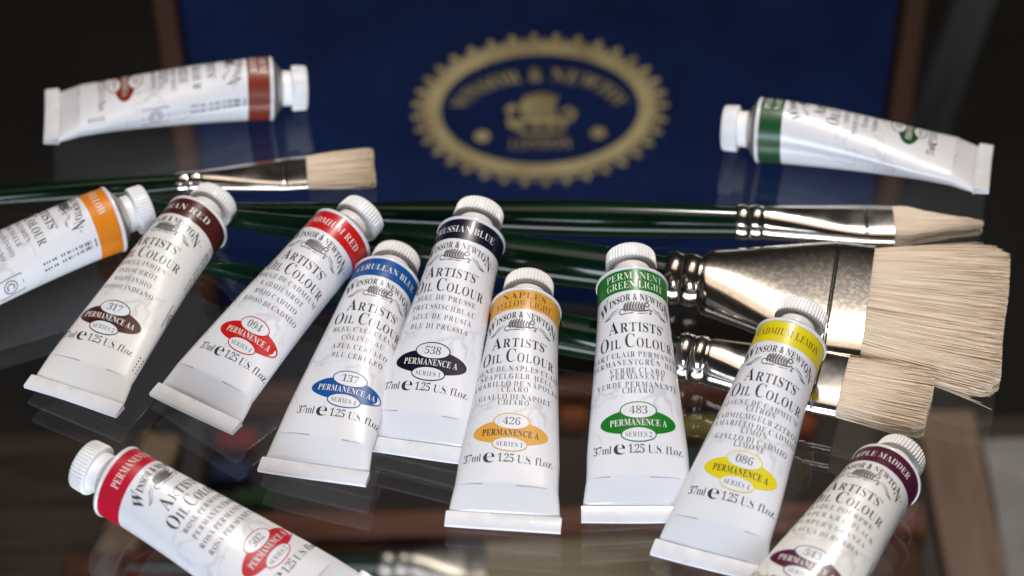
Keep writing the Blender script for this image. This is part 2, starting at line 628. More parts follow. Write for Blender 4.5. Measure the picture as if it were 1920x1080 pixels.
def barcode():
    ps = []
    r = random.Random(3)
    x = 0.42
    while x < 1.25:
        w = r.choice([0.012, 0.018, 0.03, 0.022])
        if r.random() < 0.82:
            ps.append((np.array([(0.80, -x), (0.93, -x), (0.93, -x - w), (0.80, -x - w)]), [(0, 3, 2, 1)]))
        x += w + r.choice([0.014, 0.02, 0.035])
    # conformity mark in its frame
    for a, b in (((0.76, -1.62), (0.76, -2.02)), ((1.02, -1.62), (1.02, -2.02)), ((0.76, -1.62), (1.02, -1.62)), ((0.76, -2.02), (1.02, -2.02))):
        ps.append(strip([a, ((a[0] + b[0]) / 2, (a[1] + b[1]) / 2), b], 0.010))
    t = np.linspace(0, 2 * np.pi, 25)
    ps.append(strip(np.stack([0.89 + 0.09 * np.cos(t), -1.82 + 0.10 * np.sin(t)], 1), 0.012))
    t = np.linspace(0.7, 5.6, 16)
    ps.append(strip(np.stack([0.89 + 0.045 * np.cos(t), -1.82 + 0.055 * np.sin(t)], 1), 0.014))
    for k in range(5):
        y = -2.62 - 0.055 * k
        ps.append((np.array([(0.72, y), (0.80, y), (0.80, y - 0.018), (0.72, y - 0.018)]), [(0, 3, 2, 1)]))
    return join2d(ps)

NAME2D = arched_name()
BEAST2D = beast_print()
BAR2D = barcode()
EDGE = 0.004

def estimated(size):
    V, F = layout('e', size, off=0.0)
    return V, F

def make_tube(key, pose, band_lines, band_rgb, tongues, number, grade, series, label, light_text=True, outline=None,
              skin='white', text_shift=0.0, shift=0.0, seed=0):
    fx, fy, zf, head, twist, zr = pose
    r = random.Random(seed)
    # base line runs from under the rim to under the tail
    zb0, zb1 = zr - 0.5, max(zf - 0.06, 0.012)
    dz = zb1 - zb0
    ln = math.sqrt(L * L - dz * dz)
    hx, hy = math.cos(head), math.sin(head)
    X = Vector((hx * ln, hy * ln, dz)).normalized()
    Y = Vector((-hy, hx, 0))
    Z = X.cross(Y)
    org = Vector((fx - hx * ln, fy - hy * ln, zb0)) * D
    mw = Matrix(((X.x, Y.x, Z.x, org.x), (X.y, Y.y, Z.y, org.y), (X.z, Y.z, Z.z, org.z), (0, 0, 0, 1)))
    c = Matrix.Translation((0, 0, 0.5 * D))
    mw = mw @ c @ Matrix.Rotation(twist, 4, 'X') @ c.inverted()
    t = empty('paint_tube', mw)
    tag(t, label, 'paint tube', 'white metal tubes of oil paint')

    # each tube has its own slight dents
    dents = [(r.uniform(0.5, 2.9), r.uniform(-0.45, 0.45), r.uniform(0.25, 0.5), r.uniform(0.008, 0.024)) for _ in range(4)]
    def dent(P):
        P = np.array(P, float)
        w = np.clip((P[:, 2] - 0.15) / 0.3, 0, 1)
        for s_, y_, rad, dep in dents:
            q = ((P[:, 0] - s_) / rad) ** 2 + ((P[:, 1] - y_) / (rad * 0.6)) ** 2
            P[:, 2] -= dep * np.exp(-q) * w
        return P

    # body
    nU = 112
    us = np.arange(nU) / nU * PER
    mb = MB()
    rings = []
    for s in STN:
        rings.append(dent(surf(np.full(nU, s), us, 0.0)))
    mb.loft([[tuple(p) for p in ring] for ring in rings])
    body = mb.build('body', M[skin], t)
    # folded tail: a flat flap, a step proud of the body, slightly wavy
    a = _tab[-1][:, 0].max() * 1.0
    mb = MB()
    rings = []
    nW = 24
    bend = [r.uniform(-1, 1) for _ in range(3)]
    for k, (x, zt, zl) in enumerate(((FOLD - 0.012, 0.118, 0.016), (FOLD + 0.0, 0.141, 0.030), (FOLD + 0.015, 0.145, 0.050), (L - 0.012, 0.122, 0.056), (L, 0.112, 0.066))):
        top, bot = [], []
        for j in range(nW + 1):
            f = j / nW * 2 - 1
            y = f * (a + (0.012 if k > 1 else 0.0))
            wob = 0.010 * (bend[0] * math.sin(2.2 * f + bend[1]) + bend[2] * 0.6 * f) * (1 if k > 1 else 0.6)
            xx = x + 0.010 * math.sin(1.7 * f + 3 * bend[1]) * (1 if k >= 3 else 0.4)
            top.append((xx, y, zt + wob))
            bot.append((xx, y, zl + wob))
        rings.append(top + bot[::-1])
    mb.loft(rings, caps=True)
    fold = mb.build('folded_end', M['fin'], t)
    sharpen(fold, 40)
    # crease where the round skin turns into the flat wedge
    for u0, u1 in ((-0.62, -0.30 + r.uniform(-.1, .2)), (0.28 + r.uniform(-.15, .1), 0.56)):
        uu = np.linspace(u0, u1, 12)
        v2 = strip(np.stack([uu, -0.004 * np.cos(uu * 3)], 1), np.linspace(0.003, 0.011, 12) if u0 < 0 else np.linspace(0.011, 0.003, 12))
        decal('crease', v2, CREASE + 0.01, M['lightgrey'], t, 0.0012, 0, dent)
    # rim bead, shoulder cone
    mb = MB()
    mb.loft(lathe_x([(0.02, 0.497), (0.02, 0.506), (-0.004, 0.513), (-0.028, 0.510), (-0.040, 0.492), (-0.036, 0.470)], 96, 0.5))
    mb.build('rim', M[skin], t)
    mb = MB()
    mb.loft(lathe_x([(-0.036, 0.474), (-0.05, 0.468), (-0.17, 0.30), (-0.20, 0.27), (-0.26, 0.265)], 64, 0.5))
    mb.build('shoulder', M['alu'], t)
    # cap: smooth collar, then a wide ribbed skirt
    mb = MB()
    n = 176
    mb.loft(lathe_x([(-0.185, 0.22), (-0.185, 0.272), (-0.195, 0.282), (-0.335, 0.276), (-0.345, 0.27)], 64, 0.5))
    cap = mb.build('cap', M['cap'], t)
    sharpen(cap, 40)
    mb = MB()
    pr = [(-0.335, 0.20, 0), (-0.335, 0.335, 0), (-0.345, 0.348, 0.020), (-0.375, 0.352, 0.032), (-0.545, 0.343, 0.032), (-0.568, 0.336, 0.020), (-0.582, 0.315, 0), (-0.586, 0.28, 0), (-0.575, 0.26, 0), (-0.575, 0.0005, 0)]
    mb.loft(lathe_x([(x, q) for x, q, _ in pr], n, 0.5, [w for _, _, w in pr]))
    sk = mb.build('ribbed_skirt', M['cap'], cap)
    sharpen(sk, 50)

    # colour band right round the tube
    cm = ink(key + '_ink', band_rgb)
    g = grid2d(-PER / 2, PER / 2, 112, -0.375, -0.025, 4)
    band = decal('colour_band', g, 0, cm, t, 0.0022, 0, dent)
    tm = M['whiteink'] if light_text else M['brownink']
    ps = []
    if len(band_lines) == 1:
        v, f = layout(band_lines[0], 0.115, track=0.12, off=-0.012)
        w = v[:, 0].max() * 2
        if w > 1.02:
            v[:, 0] *= 1.02 / w
        v = v + np.array([text_shift, -0.26])
        ps.append((v, f))
    else:
        for i, line in enumerate(band_lines):
            v, f = layout(line, 0.115, track=0.10, off=-0.012)
            w = v[:, 0].max() * 2
            if w > 0.86:
                v[:, 0] *= 0.86 / w
            ps.append((v + np.array([text_shift, -0.185 - 0.15 * i]), f))
    decal('band_lettering', join2d(ps), 0, tm, band, 0.0052, shift, dent)

    # maker's name and beast
    decal('maker_name', NAME2D, 0.53, M['black'], t, 0.0042, shift, dent)
    decal('beast_emblem', BEAST2D, 0.685, M['grey'], t, 0.0042, shift, dent)
    v1, f1 = layout("ARTISTS'", 0.135, 0.185, track=0.17, off=-0.008)
    v2, f2 = layout("OIL COLOUR", 0.135, 0.20, track=0.17, off=-0.012)
    v1 = v1 * np.array([0.80 / (v1[:, 0].max() * 2), 1])
    v2 = v2 * np.array([1.10 / (v2[:, 0].max() * 2), 1])
    decal('title', join2d([(v1 + np.array([0, -1.005]), f1), (v2 + np.array([0.0, -1.235]), f2)]), 0, M['black'], t, 0.0042, shift, dent)
    # names of the colour in four languages
    ps = []
    y = 1.37
    multi = any(len(x) > 1 for x in tongues)
    step = (0.145 if not multi else 0.114)
    for grp in tongues:
        for i, line in enumerate(grp):
            v, f = layout(line, 0.076, track=0.27, off=-0.013)
            w = v[:, 0].max() * 2 * 0.84
            v[:, 0] *= 0.84 * min(1, 1.36 / w)
            ps.append((v + np.array([0, -y]), f))
            y += 0.083 if i < len(grp) - 1 else step
    decal('colour_names', join2d(ps), 0, M['grey'], t, 0.0042, shift, dent)

    # permanence badge
    oc = cm if outline is None else M[outline]
    cy = 2.285
    badge = decal('permanence_badge', disc(0, -cy, 0.525, 0.172, 64, 6, 2.05), 0, cm, t, 0.0022, shift, dent)
    decal('badge_outline', join2d([disc(-0.0, -(cy - 0.165), 0.255, 0.122, 48, 3), disc(0.0, -(cy + 0.165), 0.245, 0.105, 48, 3)]), 0, oc, badge, 0.0036, shift, dent)
    decal('badge_window', join2d([disc(-0.0, -(cy - 0.165), 0.238, 0.107, 48, 3), disc(0.0, -(cy + 0.165), 0.229, 0.090, 48, 3)]), 0, M['fin'], badge, 0.0050, shift, dent)
    pt = M['whiteink'] if light_text else M['black']
    v, f = layout('PERMANENCE ' + grade, 0.088, track=0.13, off=-0.004)
    v[:, 0] *= (0.78 if len(grade) == 1 else 0.84) / (v[:, 0].max() * 2)
    decal('badge_grade', (v + np.array([0, -cy - 0.045]), f), 0, pt, badge, 0.0064, shift, dent)
    vn, fn = layout(number, 0.105, track=0.10, off=-0.012)
    vs_, fs = layout('SERIES ' + series, 0.066, track=0.16, off=-0.012)
    vs_[:, 0] *= 0.36 / (vs_[:, 0].max() * 2)
    decal('badge_numbers', join2d([(vn + np.array([0, -(cy - 0.165) - 0.05]), fn), (vs_ + np.array([0, -(cy + 0.165) - 0.035]), fs)]), 0, M['grey'], badge, 0.0064, shift, dent)
    # contents
    va, fa = layout('37ml', 0.112, track=0.05, off=-0.016)
    ve, fe = layout('e', 0.205, off=-0.014)
    vb, fb = layout('1.25 U.S. fl.oz.', 0.112, track=0.08, off=-0.016)
    va = va * np.array([0.25 / (va[:, 0].max() * 2), 1]) + np.array([-0.50, 0])
    ve = ve * np.array([0.155 / (ve[:, 0].max() * 2), 1]) + np.array([-0.265, -0.02])
    vb = vb * np.array([0.76 / (vb[:, 0].max() * 2), 1]) + np.array([0.235, 0])
    y = 2.70
    decal('contents_lettering', join2d([(va + np.array([0, -y]), fa), (ve + np.array([0, -y]), fe), (vb + np.array([0, -y]), fb)]), 0, M['black'], t, 0.0042, shift, dent)
    decal('barcode', BAR2D, 0, M['black'], t, 0.0042, shift, dent)
    return t

# ------------------------------------------------------------------ brushes
def make_brush(label, origin, az, pitch, z0, handle, fer, tuft, metal, seed, roll=0.0, hair=None, group='artist brushes with dark green handles'):
    """origin = start of the ferrule; local +x runs towards the tip"""
    r = np.random.default_rng(seed)
    mw = Matrix.Translation(Vector((origin[0], origin[1], z0)) * D) @ Matrix.Rotation(az, 4, 'Z') @ Matrix.Rotation(-pitch, 4, 'Y') @ Matrix.Rotation(roll, 4, 'X')
    t = empty('paint_brush', mw)
    tag(t, label, 'paint brush', group)
    mb = MB()
    mb.loft(lathe_x(handle, 48), caps=True)
    mb.build('handle', M['handle'], t)
    # ferrule: beaded round collar that flattens towards the bristles
    Lf, r0, w1, h1, crimp, Lc = fer['len'], fer['r'], fer['w'], fer['h'], fer['crimp'], fer['collar']
    xs = [0.0, 0.012]
    prof = []
    nb = 2
    for k in range(nb):
        for q in np.linspace(0, 1, 11):
            prof.append((Lc * (k + q) / nb, 0.94 + 0.09 * math.sin(math.pi * q) ** 0.8))
    rings = []
    n = 72
    def ring(x, a, b, p):
        e = 2 / p
        out = []
        for j in range(n):
            g = 2 * math.pi * j / n
            c, s = math.cos(g), math.sin(g)
            out.append((x, a * math.copysign(abs(c) ** e, c), b * math.copysign(abs(s) ** e, s)))
        return out
    for x, q in prof:
        rings.append(ring(x, r0 * q, r0 * q, 2))
    for x in sorted(list(Lc + (Lf - Lc) * np.linspace(0.02, 1, 40)) + [crimp - 0.03, crimp - 0.008, crimp + 0.008, crimp + 0.03]):
        xc = crimp - Lc
        qq = min((x - Lc) / xc, 1.0)
        sm = qq * qq * (3 - 2 * qq)
        a = r0 * 0.97 + (w1 / 2 - r0 * 0.97) * ((0.22 if w1 > 2 else 0.10) * min(qq / 0.05, 1) + (0.68 if w1 > 2 else 0.80) * qq + 0.10 * sm)
        b = r0 * 0.97 + (h1 / 2 - r0 * 0.97) * (0.6 * sm + 0.4 * qq)
        p = 2 + 0.9 * sm
        if abs(x - crimp) < 0.012:
            a *= 0.992
            b *= 0.93
        rings.append(ring(x, a, b, p))
    mb = MB()
    mb.loft(rings)
    f = mb.build('ferrule', metal, t)
    # bristles: a solid core under a coat of separate hairs
    Lb, w2, h2, shape = tuft['len'], tuft['w'], tuft['h'], tuft['shape']
    def outline(f):           # tip distance at lateral fraction f
        if shape == 'filbert':
            return Lb * (0.34 + 0.66 * (1 - abs(f) ** 1.6))
        return Lb * (1.0 - 0.10 * max(abs(f) - 0.82, 0) / 0.18 - 0.006 * math.sin(5 * f + seed))
    def env(f, q):            # lateral position at fraction along
        y0 = f * w1 / 2 * 0.96
        if shape == 'filbert':
            return y0 * (1 + 0.05 * math.sin(math.pi * min(q * 1.2, 1))) * (1 - 0.55 * q ** 2)
        k = q ** 0.85
        return y0 * (1 - k) + f * w2 / 2 * k
    V, F, T = [], [], []
    # core
    nf, nq = 40, 10
    for side in (1, -1):
        base = len(V)
        for i in range(nf + 1):
            fr = (i / nf * 2 - 1) * 0.985
            for j in range(nq + 1):
                q = j / nq
                x = Lf - 0.05 + outline(fr) * 0.95 * q
                th = (h1 * 0.36 * (1 - q) + h2 * 0.36 * q) * math.sqrt(max(1 - fr ** 4, 0.02))
                V.append((x, env(fr, q), side * th))
                T.append(0.7)
        for i in range(nf):
            for j in range(nq):
                k = base + i * (nq + 1) + j
                q_ = (k, k + nq + 1, k + nq + 2, k + 1)
                F.append(q_ if side < 0 else q_[::-1])
    N = tuft['n']
    for i in range(N):
        fr = r.uniform(-1, 1)
        lay = r.uniform(-1, 1)
        lay = math.copysign(abs(lay) ** 0.35, lay)
        ln = outline(fr) * (1 - abs(r.normal(0, 0.014)) - 0.16 * max(abs(fr) - 0.93, 0) / 0.07 * r.uniform(0, 1))
        rad = tuft['rad'] * r.uniform(0.7, 1.25)
        tone = float(np.clip(r.normal(0.55, 0.24), 0, 1))
        wy, wz = r.normal(0, 0.018 * w2 / 2), r.normal(0, 0.12 * h2)
        kink = r.normal(0, 0.012)
        base = len(V)
        nq = 7
        for j in range(nq + 1):
            q = j / nq
            x = Lf - 0.03 + ln * q
            y = env(fr, q) + wy * q ** 1.6 + kink * math.sin(3.1 * q)
            z = lay * (h1 * 0.40 * (1 - q) + h2 * 0.42 * q) * math.sqrt(max(1 - fr ** 6, 0.03)) + wz * q ** 2 * 0.5
            rr = rad * (1 - 0.65 * q ** 3)
            for a in (0.5, 2.6, 4.7):
                V.append((x, y + rr * math.cos(a), z + rr * math.sin(a)))
                T.append(tone * (0.86 + 0.14 * q))
        for j in range(nq):
            for k in range(3):
                a0 = base + j * 3 + k
                a1 = base + j * 3 + (k + 1) % 3
                F.append((a0, a1, a1 + 3, a0 + 3))
    for y_, dy, ln in tuft.get('stray', []):
        base = len(V)
        for j in range(9):
            q = j / 8
            for a in (0.5, 2.6, 4.7):
                rr = tuft['rad'] * 0.9 * (1 - 0.6 * q)
                V.append((Lf + ln * q, y_ * (w1 / 2 + (w2 - w1) / 2 * q) + dy * q ** 2 + rr * math.cos(a), -0.02 + rr * math.sin(a)))
                T.append(0.8)
        for j in range(8):
            for k in range(3):
                a0 = base + j * 3 + k
                a1 = base + j * 3 + (k + 1) % 3
                F.append((a0, a1, a1 + 3, a0 + 3))
    link('bristles', V, F, hair or M['hair'], t, tone=T)
    return t

def handle_profile(r_end, belly, x_belly, length, tail):
    pts = []
    for q in np.linspace(0, 1, 60):
        x = -length + length * q
        d = -x
        if d < x_belly:
            k = d / x_belly
            rr = r_end + (belly - r_end) * math.sin(k * math.pi / 2)
        else:
            k = (d - x_belly) / (length - x_belly)
            rr = tail + (belly - tail) * (0.5 + 0.5 * math.cos(math.pi * min(k, 1) ** 0.85))
        pts.append((x, rr))
    pts = [(-length - 0.06, tail * 0.45)] + pts + [(0.06, r_end)]
    return pts

# ================================================================== SETTING
mb = MB(); mb.box((-60, -20, -45.2), (60, 110, -45))
tag(mb.build('floor', M['dark'], None, False), kind='structure')
mb = MB(); mb.box((-60, 95, -45), (60, 96, 60))
tag(mb.build('back_wall', M['dark'], None, False), kind='structure')

# lower table that carries the wooden box
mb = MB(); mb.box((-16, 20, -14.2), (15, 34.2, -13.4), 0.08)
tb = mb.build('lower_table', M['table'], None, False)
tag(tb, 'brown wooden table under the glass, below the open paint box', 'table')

# sheet of glass the tubes lie on
mb = MB(); mb.box((-26, 6, -0.19), (26, 42, 0.0))
g_ = mb.build('glass_tabletop', M['glass'], None, False)
tag(g_, 'clear glass tabletop carrying all the paint tubes and brushes', 'glass tabletop')

# ================================================================== PAINT BOX UNDER THE GLASS
x0, x1, yb, yf, zb = -6.42, 7.72, 37.0, 30.6, -13.4
box = empty('paint_box', Matrix.Translation(Vector(((x0 + x1) / 2, (yb + yf) / 2, zb)) * D))
tag(box, 'open wooden paint box with navy lid lining and gold oval emblem', 'paint box')
def inbox(mb):
    ox, oy = (x0 + x1) / 2, (yb + yf) / 2
    mb.v = [(v[0] - ox, v[1] - oy, v[2] - zb) for v in mb.v]
    return mb
mb = MB(); mb.box((x0, yf, zb + 0.004), (x1, yb, zb + 0.3))
inbox(mb).build('tray_floor', M['boxwooddark'], box, False)
mb = MB(); mb.box((x0 - 0.45, yf, zb), (x0 - 0.003, yb + 0.4, zb + 1.5), 0.03)
mb.box((x1 + 0.003, yf, zb), (x1 + 0.45, yb + 0.4, zb + 1.5), 0.03)
mb.box((x0, yb + 0.003, zb), (x1, yb + 0.4, zb + 0.7), 0.03)
inbox(mb).build('side_wall', M['boxwooddark'], box, False)
mb = MB(); mb.box((x0 - 0.45, yf - 0.7, zb), (x1 + 0.45, yf - 0.003, zb + 1.5), 0.03)
inbox(mb).build('front_wall', M['boxwood'], box, False)
mb = MB(); mb.box((x0 + 0.003, 34.2, zb + 0.3), (x1 - 0.003, 34.65, zb + 1.0), 0.03)
inbox(mb).build('divider', M['boxwood'], box, False)
mb = MB(); mb.box((x0 - 0.02, yb + 0.02, zb + 0.75), (x1 + 0.0, yb + 0.3, -1.3))
lid = inbox(mb).build('lid_lining', M['navy'], box, False)
mb = MB()
mb.box((x0 - 0.45, yb - 0.45, zb + 1.55), (x0 - 0.03, yb + 0.4, -1.0), 0.04)
inbox(mb).build('lid_frame', M['frame'], box, False)
mb = MB()
mb.box((x1 + 0.06, yb - 0.45, zb + 1.55), (x1 + 0.50, yb + 0.4, -1.0), 0.04)
inbox(mb).build('lid_frame', M['frame'], box, False)
mb = MB(); mb.box((x0 - 0.02, yb + 0.303, zb + 0.75), (x1 + 0.05, yb + 0.4, -1.0))
mb.box((x0 - 0.02, yb - 0.45, -1.296), (x1 + 0.05, yb + 0.30, -1.0))
inbox(mb).build('lid_board', M['boxwood'], box, False)

# gold emblem printed on the lining: toothed oval ring, arched name, beast, town, two dots
EX, EZ = 0.645, -6.93
ps = []
t_ = np.linspace(0, 2 * np.pi, 97)
def ell(rx, rz):
    return np.stack([rx * np.cos(t_), rz * np.sin(t_)], 1)
def ring2d(rx0, rz0, rx1, rz1):
    a, b = ell(rx0, rz0), ell(rx1, rz1)
    n = len(a)
    return np.vstack([a, b]), [(i, i + n, i + n + 1, i + 1) for i in range(n - 1)]
ps.append(ring2d(2.05, 1.48, 2.37, 1.81))
for k in range(72):
    a = 2 * math.pi * (k + 0.5) / 72
    big = k % 2 == 0
    e = 1.045 if big else 1.015
    ps.append(disc(2.38 * e * math.cos(a), 1.82 * e * math.sin(a), 0.075 if big else 0.06, 0.08 if big else 0.06, 14, 1))
    if big:
        ps.append(disc(2.38 * 1.085 * math.cos(a), 1.82 * 1.09 * math.sin(a), 0.060, 0.062, 12, 1))
v, f = layout('WINSOR & NEWTON', 0.40, track=0.14, off=-0.006, fit=4.05)
ph = v[:, 0] / 2.025 * 1.36
ps.append((np.stack([(1.50 + v[:, 1] * 0.85) * np.sin(ph) * 1.02, (0.86 + v[:, 1] * 0.85) * np.cos(ph) - 0.02], 1), f))
v, f = layout('LONDON', 0.27, track=0.14, off=0.0, fit=1.28)
ps.append((v + np.array([0, -0.98]), f))
ps.append(disc(-1.20, -0.62, 0.16, 0.15, 20, 2))
ps.append(disc(1.20, -0.58, 0.16, 0.15, 20, 2))
# winged beast: three tall feathers lumps, body, base
for k in range(7):                               # feathers of the raised wing
    f = k / 6
    x = -0.34 + 0.62 * f
    ps.append(strip([(x + 0.02, -0.12), (x - 0.03, 0.10), (x, 0.30), (x + 0.07, 0.40 + 0.14 * math.sin(math.pi * (0.1 + 0.8 * f)))], [0.055, 0.085, 0.095, 0.05]))
ps.append(strip([(-0.60, -0.05), (-0.66, 0.12), (-0.56, 0.20), (-0.48, 0.10)], [0.05, 0.13, 0.15, 0.10]))
ps.append(strip([(-0.62, -0.10), (-0.60, -0.30), (-0.45, -0.42)], [0.10, 0.16, 0.10]))
ps.append(strip([(0.40, 0.00), (0.60, 0.10), (0.70, -0.02), (0.62, -0.20), (0.45, -0.26)], [0.06, 0.12, 0.12, 0.12, 0.08]))
ps.append(strip([(-0.5, -0.22), (-0.1, -0.20), (0.3, -0.22), (0.55, -0.18)], [0.07, 0.15, 0.16, 0.08]))
for x in (-0.40, -0.05, 0.22, 0.48):
    ps.append(strip([(x, -0.26), (x - 0.04, -0.38), (x + 0.05, -0.44)], [0.10, 0.07, 0.06]))
ps.append(strip([(-0.45, -0.52), (0, -0.55), (0.5, -0.5)], 0.07))
V = []
F = []
n = 0
for i, (v, f) in enumerate(ps):
    v = np.asarray(v)
    lift = 0.012 + 0.0006 * i
    for p in v:
        V.append((p[0] + EX - (x0 + x1) / 2, yb + 0.02 - lift - (yb + yf) / 2, p[1] + EZ - zb))
    F += [tuple(k + n for k in q) for q in f]
    n += len(v)
em = link('gold_emblem', V, F, M['gold'], lid, False)
# colour sticks lying in the box
def stick(x, y, w, l, h, rgb, word, where, ang=0.0):
    mb = MB(); mb.box((-w / 2, -l / 2, 0), (w / 2, l / 2, h), min(w, l, h) * 0.2)
    o = mb.build('pastel_stick', add_noise_color(mat('pastel_' + word, rgb, 0.85), tuple(c * 0.4 for c in rgb), tuple(c * 0.6 for c in rgb), 60), None, False)
    o.matrix_world = Matrix.Translation(Vector((x, y, zb + 0.302)) * D) @ Matrix.Rotation(ang, 4, 'Z')
    tag(o, '%s pastel stick lying in the dark box, %s' % (word, where), 'pastel stick', 'pastel sticks in the wooden box')
stick(-5.9, 33.35, 0.9, 0.5, 0.45, (0.30, 0.012, 0.008), 'red', 'at the left wall')
stick(-5.95, 32.45, 0.9, 0.5, 0.45, (0.008, 0.015, 0.10), 'dark blue', 'beside the red one')
stick(-5.45, 31.7, 0.8, 0.5, 0.45, (0.02, 0.07, 0.012), 'dark green', 'nearest its front left')
stick(1.27, 34.0 - 0.2, 0.6, 0.36, 0.5, (0.36, 0.09, 0.015), 'orange', 'left of the bright green banded tube')
stick(3.92, 33.5, 0.85, 0.45, 0.45, (0.28, 0.20, 0.02), 'yellow', 'right of the light green tube')
stick(3.55, 32.4, 0.5, 0.8, 0.45, (0.02, 0.08, 0.05), 'sea green', 'behind the light green tube')
stick(6.1, 33.5, 0.55, 0.45, 0.5, (0.42, 0.08, 0.015), 'bright orange', 'under the smaller wide brush')
stick(5.2, 31.6, 0.6, 0.9, 0.45, (0.20, 0.06, 0.015), 'rust brown', 'near the purple banded tube')
stick(3.55, 31.9, 0.4, 0.5, 0.4, (0.25, 0.01, 0.01), 'crimson', 'beside the tail of the light green tube')

# things lying around the box
mb = MB(); mb.box((-0.42, -3.4, 0), (0.42, 2.0, 0.3), 0.05)
o = mb.build('wooden_strip', M['tan'], None, False)
o.matrix_world = Matrix.Translation(Vector((-7.95, 31.9, -13.395)) * D) @ Matrix.Rotation(-0.215, 4, 'Z')
tag(o, 'flat brown wooden strip lying beside the box, bottom left', 'wooden strip')
mb = MB(); mb.box((-9.0, 27.4, -13.395), (8.0, 29.85, -12.1), 0.06)
o = mb.build('wooden_block', M['frame'], None, False)
tag(o, 'long dark wooden block along the front of the paint box, bottom edge', 'wooden block')
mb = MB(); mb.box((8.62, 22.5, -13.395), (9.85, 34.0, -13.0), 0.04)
M['board'] = add_noise_color(mat('lit_table_brown', (0.2, 0.12, 0.075), 0.5), (0.15, 0.088, 0.052), (0.21, 0.128, 0.080), 14, (9, 1, 1), rough_var=(0.4, 0.6))  # lighter wood colour stands for the lit right part of the table
o = mb.build('lit_table_board', M['board'], None, False)
tag(o, 'brown board coloured as the lit part of the table, right of the paint box', 'wooden board')
mb = MB()
rings = []
for q in np.linspace(0, 1, 12):
    y = 24 + 9.3 * q
    rings.append([(9.9 + 0.06 * math.sin(9 * q), y, -13.39), (9.9 + 0.06 * math.sin(9 * q), y, -13.2), (12.5, y, -13.15 + 0.05 * math.sin(7 * q)), (12.5, y, -13.39)])
mb.loft(rings, caps=True)
o = mb.build('folded_cloth', M['greycloth'], None, False)
tag(o, 'folded grey cloth lying at the right edge of the brown table', 'cloth')

# pale plank added behind the box to stand for a greyish diagonal reflection
M['reflection_grey'] = add_noise_color(mat('reflection_plank_grey', (0.08, 0.075, 0.07), 0.7), (0.030, 0.028, 0.026), (0.055, 0.051, 0.047), 12, (8, 8, 1))
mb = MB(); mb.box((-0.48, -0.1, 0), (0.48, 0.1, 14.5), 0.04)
o = mb.build('reflection_plank', M['reflection_grey'], None, False)
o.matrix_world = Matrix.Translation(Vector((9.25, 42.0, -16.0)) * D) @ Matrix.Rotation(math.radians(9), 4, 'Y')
tag(o, 'grey plank standing in for a pale reflection at the top right corner', 'plank')

# ================================================================== BRUSHES
R_ = math.radians
make_brush('flat brush with square pale bristles, farthest back beside the orange banded tube', (-5.16, 27.16), R_(5.0), 0.0, 0.20,
           handle_profile(0.15, 0.18, 1.2, 8.5, 0.07),
           dict(len=2.02, r=0.165, w=0.70, h=0.20, crimp=1.68, collar=0.36),
           dict(len=1.08, w=0.86, h=0.17, shape='flat', n=900, rad=0.010), M['nickel'], 1)
make_brush('long pointed filbert brush lying above the two wide flat brushes', (3.39, 25.96), R_(-3.6), 0.0, 0.28,
           handle_profile(0.24, 0.275, 2.2, 9.2, 0.09),
           dict(len=2.36, r=0.268, w=0.76, h=0.30, crimp=1.95, collar=0.42),
           dict(len=1.38, w=0.80, h=0.25, shape='filbert', n=1800, rad=0.010), M['nickel'], 2)
make_brush('widest flat brush with tarnished ferrule and broad pale bristles', (2.26, 24.68), R_(-12.4), 0.0, 0.41,
           handle_profile(0.31, 0.335, 2.0, 8.3, 0.11),
           dict(len=2.95, r=0.385, w=2.18, h=0.42, crimp=2.42, collar=0.50),
           dict(len=2.0, w=2.80, h=0.36, shape='flat', n=5000, rad=0.0085, stray=[(-1.02, -0.10, 1.75), (-1.0, -0.22, 1.9), (-1.01, -0.05, 1.6)]), M['tarnish'], 3, roll=R_(4))
make_brush('smaller wide flat brush, nearest the lemon yellow banded tube', (2.34, 23.12), R_(-16.8), R_(0.5), 0.37,
           handle_profile(0.27, 0.30, 1.8, 8.3, 0.11),
           dict(len=2.36, r=0.345, w=1.12, h=0.34, crimp=2.0, collar=0.42),
           dict(len=1.27, w=1.24, h=0.30, shape='flat', n=2400, rad=0.0085), M['nickel'], 4)

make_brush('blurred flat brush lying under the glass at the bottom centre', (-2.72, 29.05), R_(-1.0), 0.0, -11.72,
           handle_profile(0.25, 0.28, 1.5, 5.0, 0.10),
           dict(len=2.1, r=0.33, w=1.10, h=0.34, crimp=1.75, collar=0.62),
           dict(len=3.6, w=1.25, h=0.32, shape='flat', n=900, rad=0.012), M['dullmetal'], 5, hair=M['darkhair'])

# ================================================================== PAINT TUBES
POSE = {
'green': (1.667, 20.229, 0.185, 4.7040, -0.043, 1.198),
'naples': (-0.191, 20.135, 0.191, 4.6044, 0.006, 0.758),
'cerulean': (-2.819, 21.090, 0.194, 4.4332, 0.074, 0.541),
'cadred': (-4.574, 22.337, 0.191, 4.0792, 0.098, 0.866),
'indian': (-6.297, 22.601, 0.194, 4.2438, 0.077, 0.621),
'prussian': (-1.445, 21.471, 0.186, 4.4602, 0.085, 1.087),
'lemon': (2.448, 19.434, 0.186, 4.2973, 0.089, 1.154),
'brown': (-7.358, 28.585, 0.40, 3.2620, 0.173, 0.499),
'dkgreen': (7.413, 26.996, 0.36, 6.0590, -0.258, 0.500),
'madder': (3.03, 17.66, 0.70, 4.1429, 0.000, 0.501),
'rose': (-2.27, 18.66, 0.19, 5.735, 0.000, 0.92),
'orange': (-9.115, 24.246, 0.190, 3.6261, 0.000, 0.619),
}
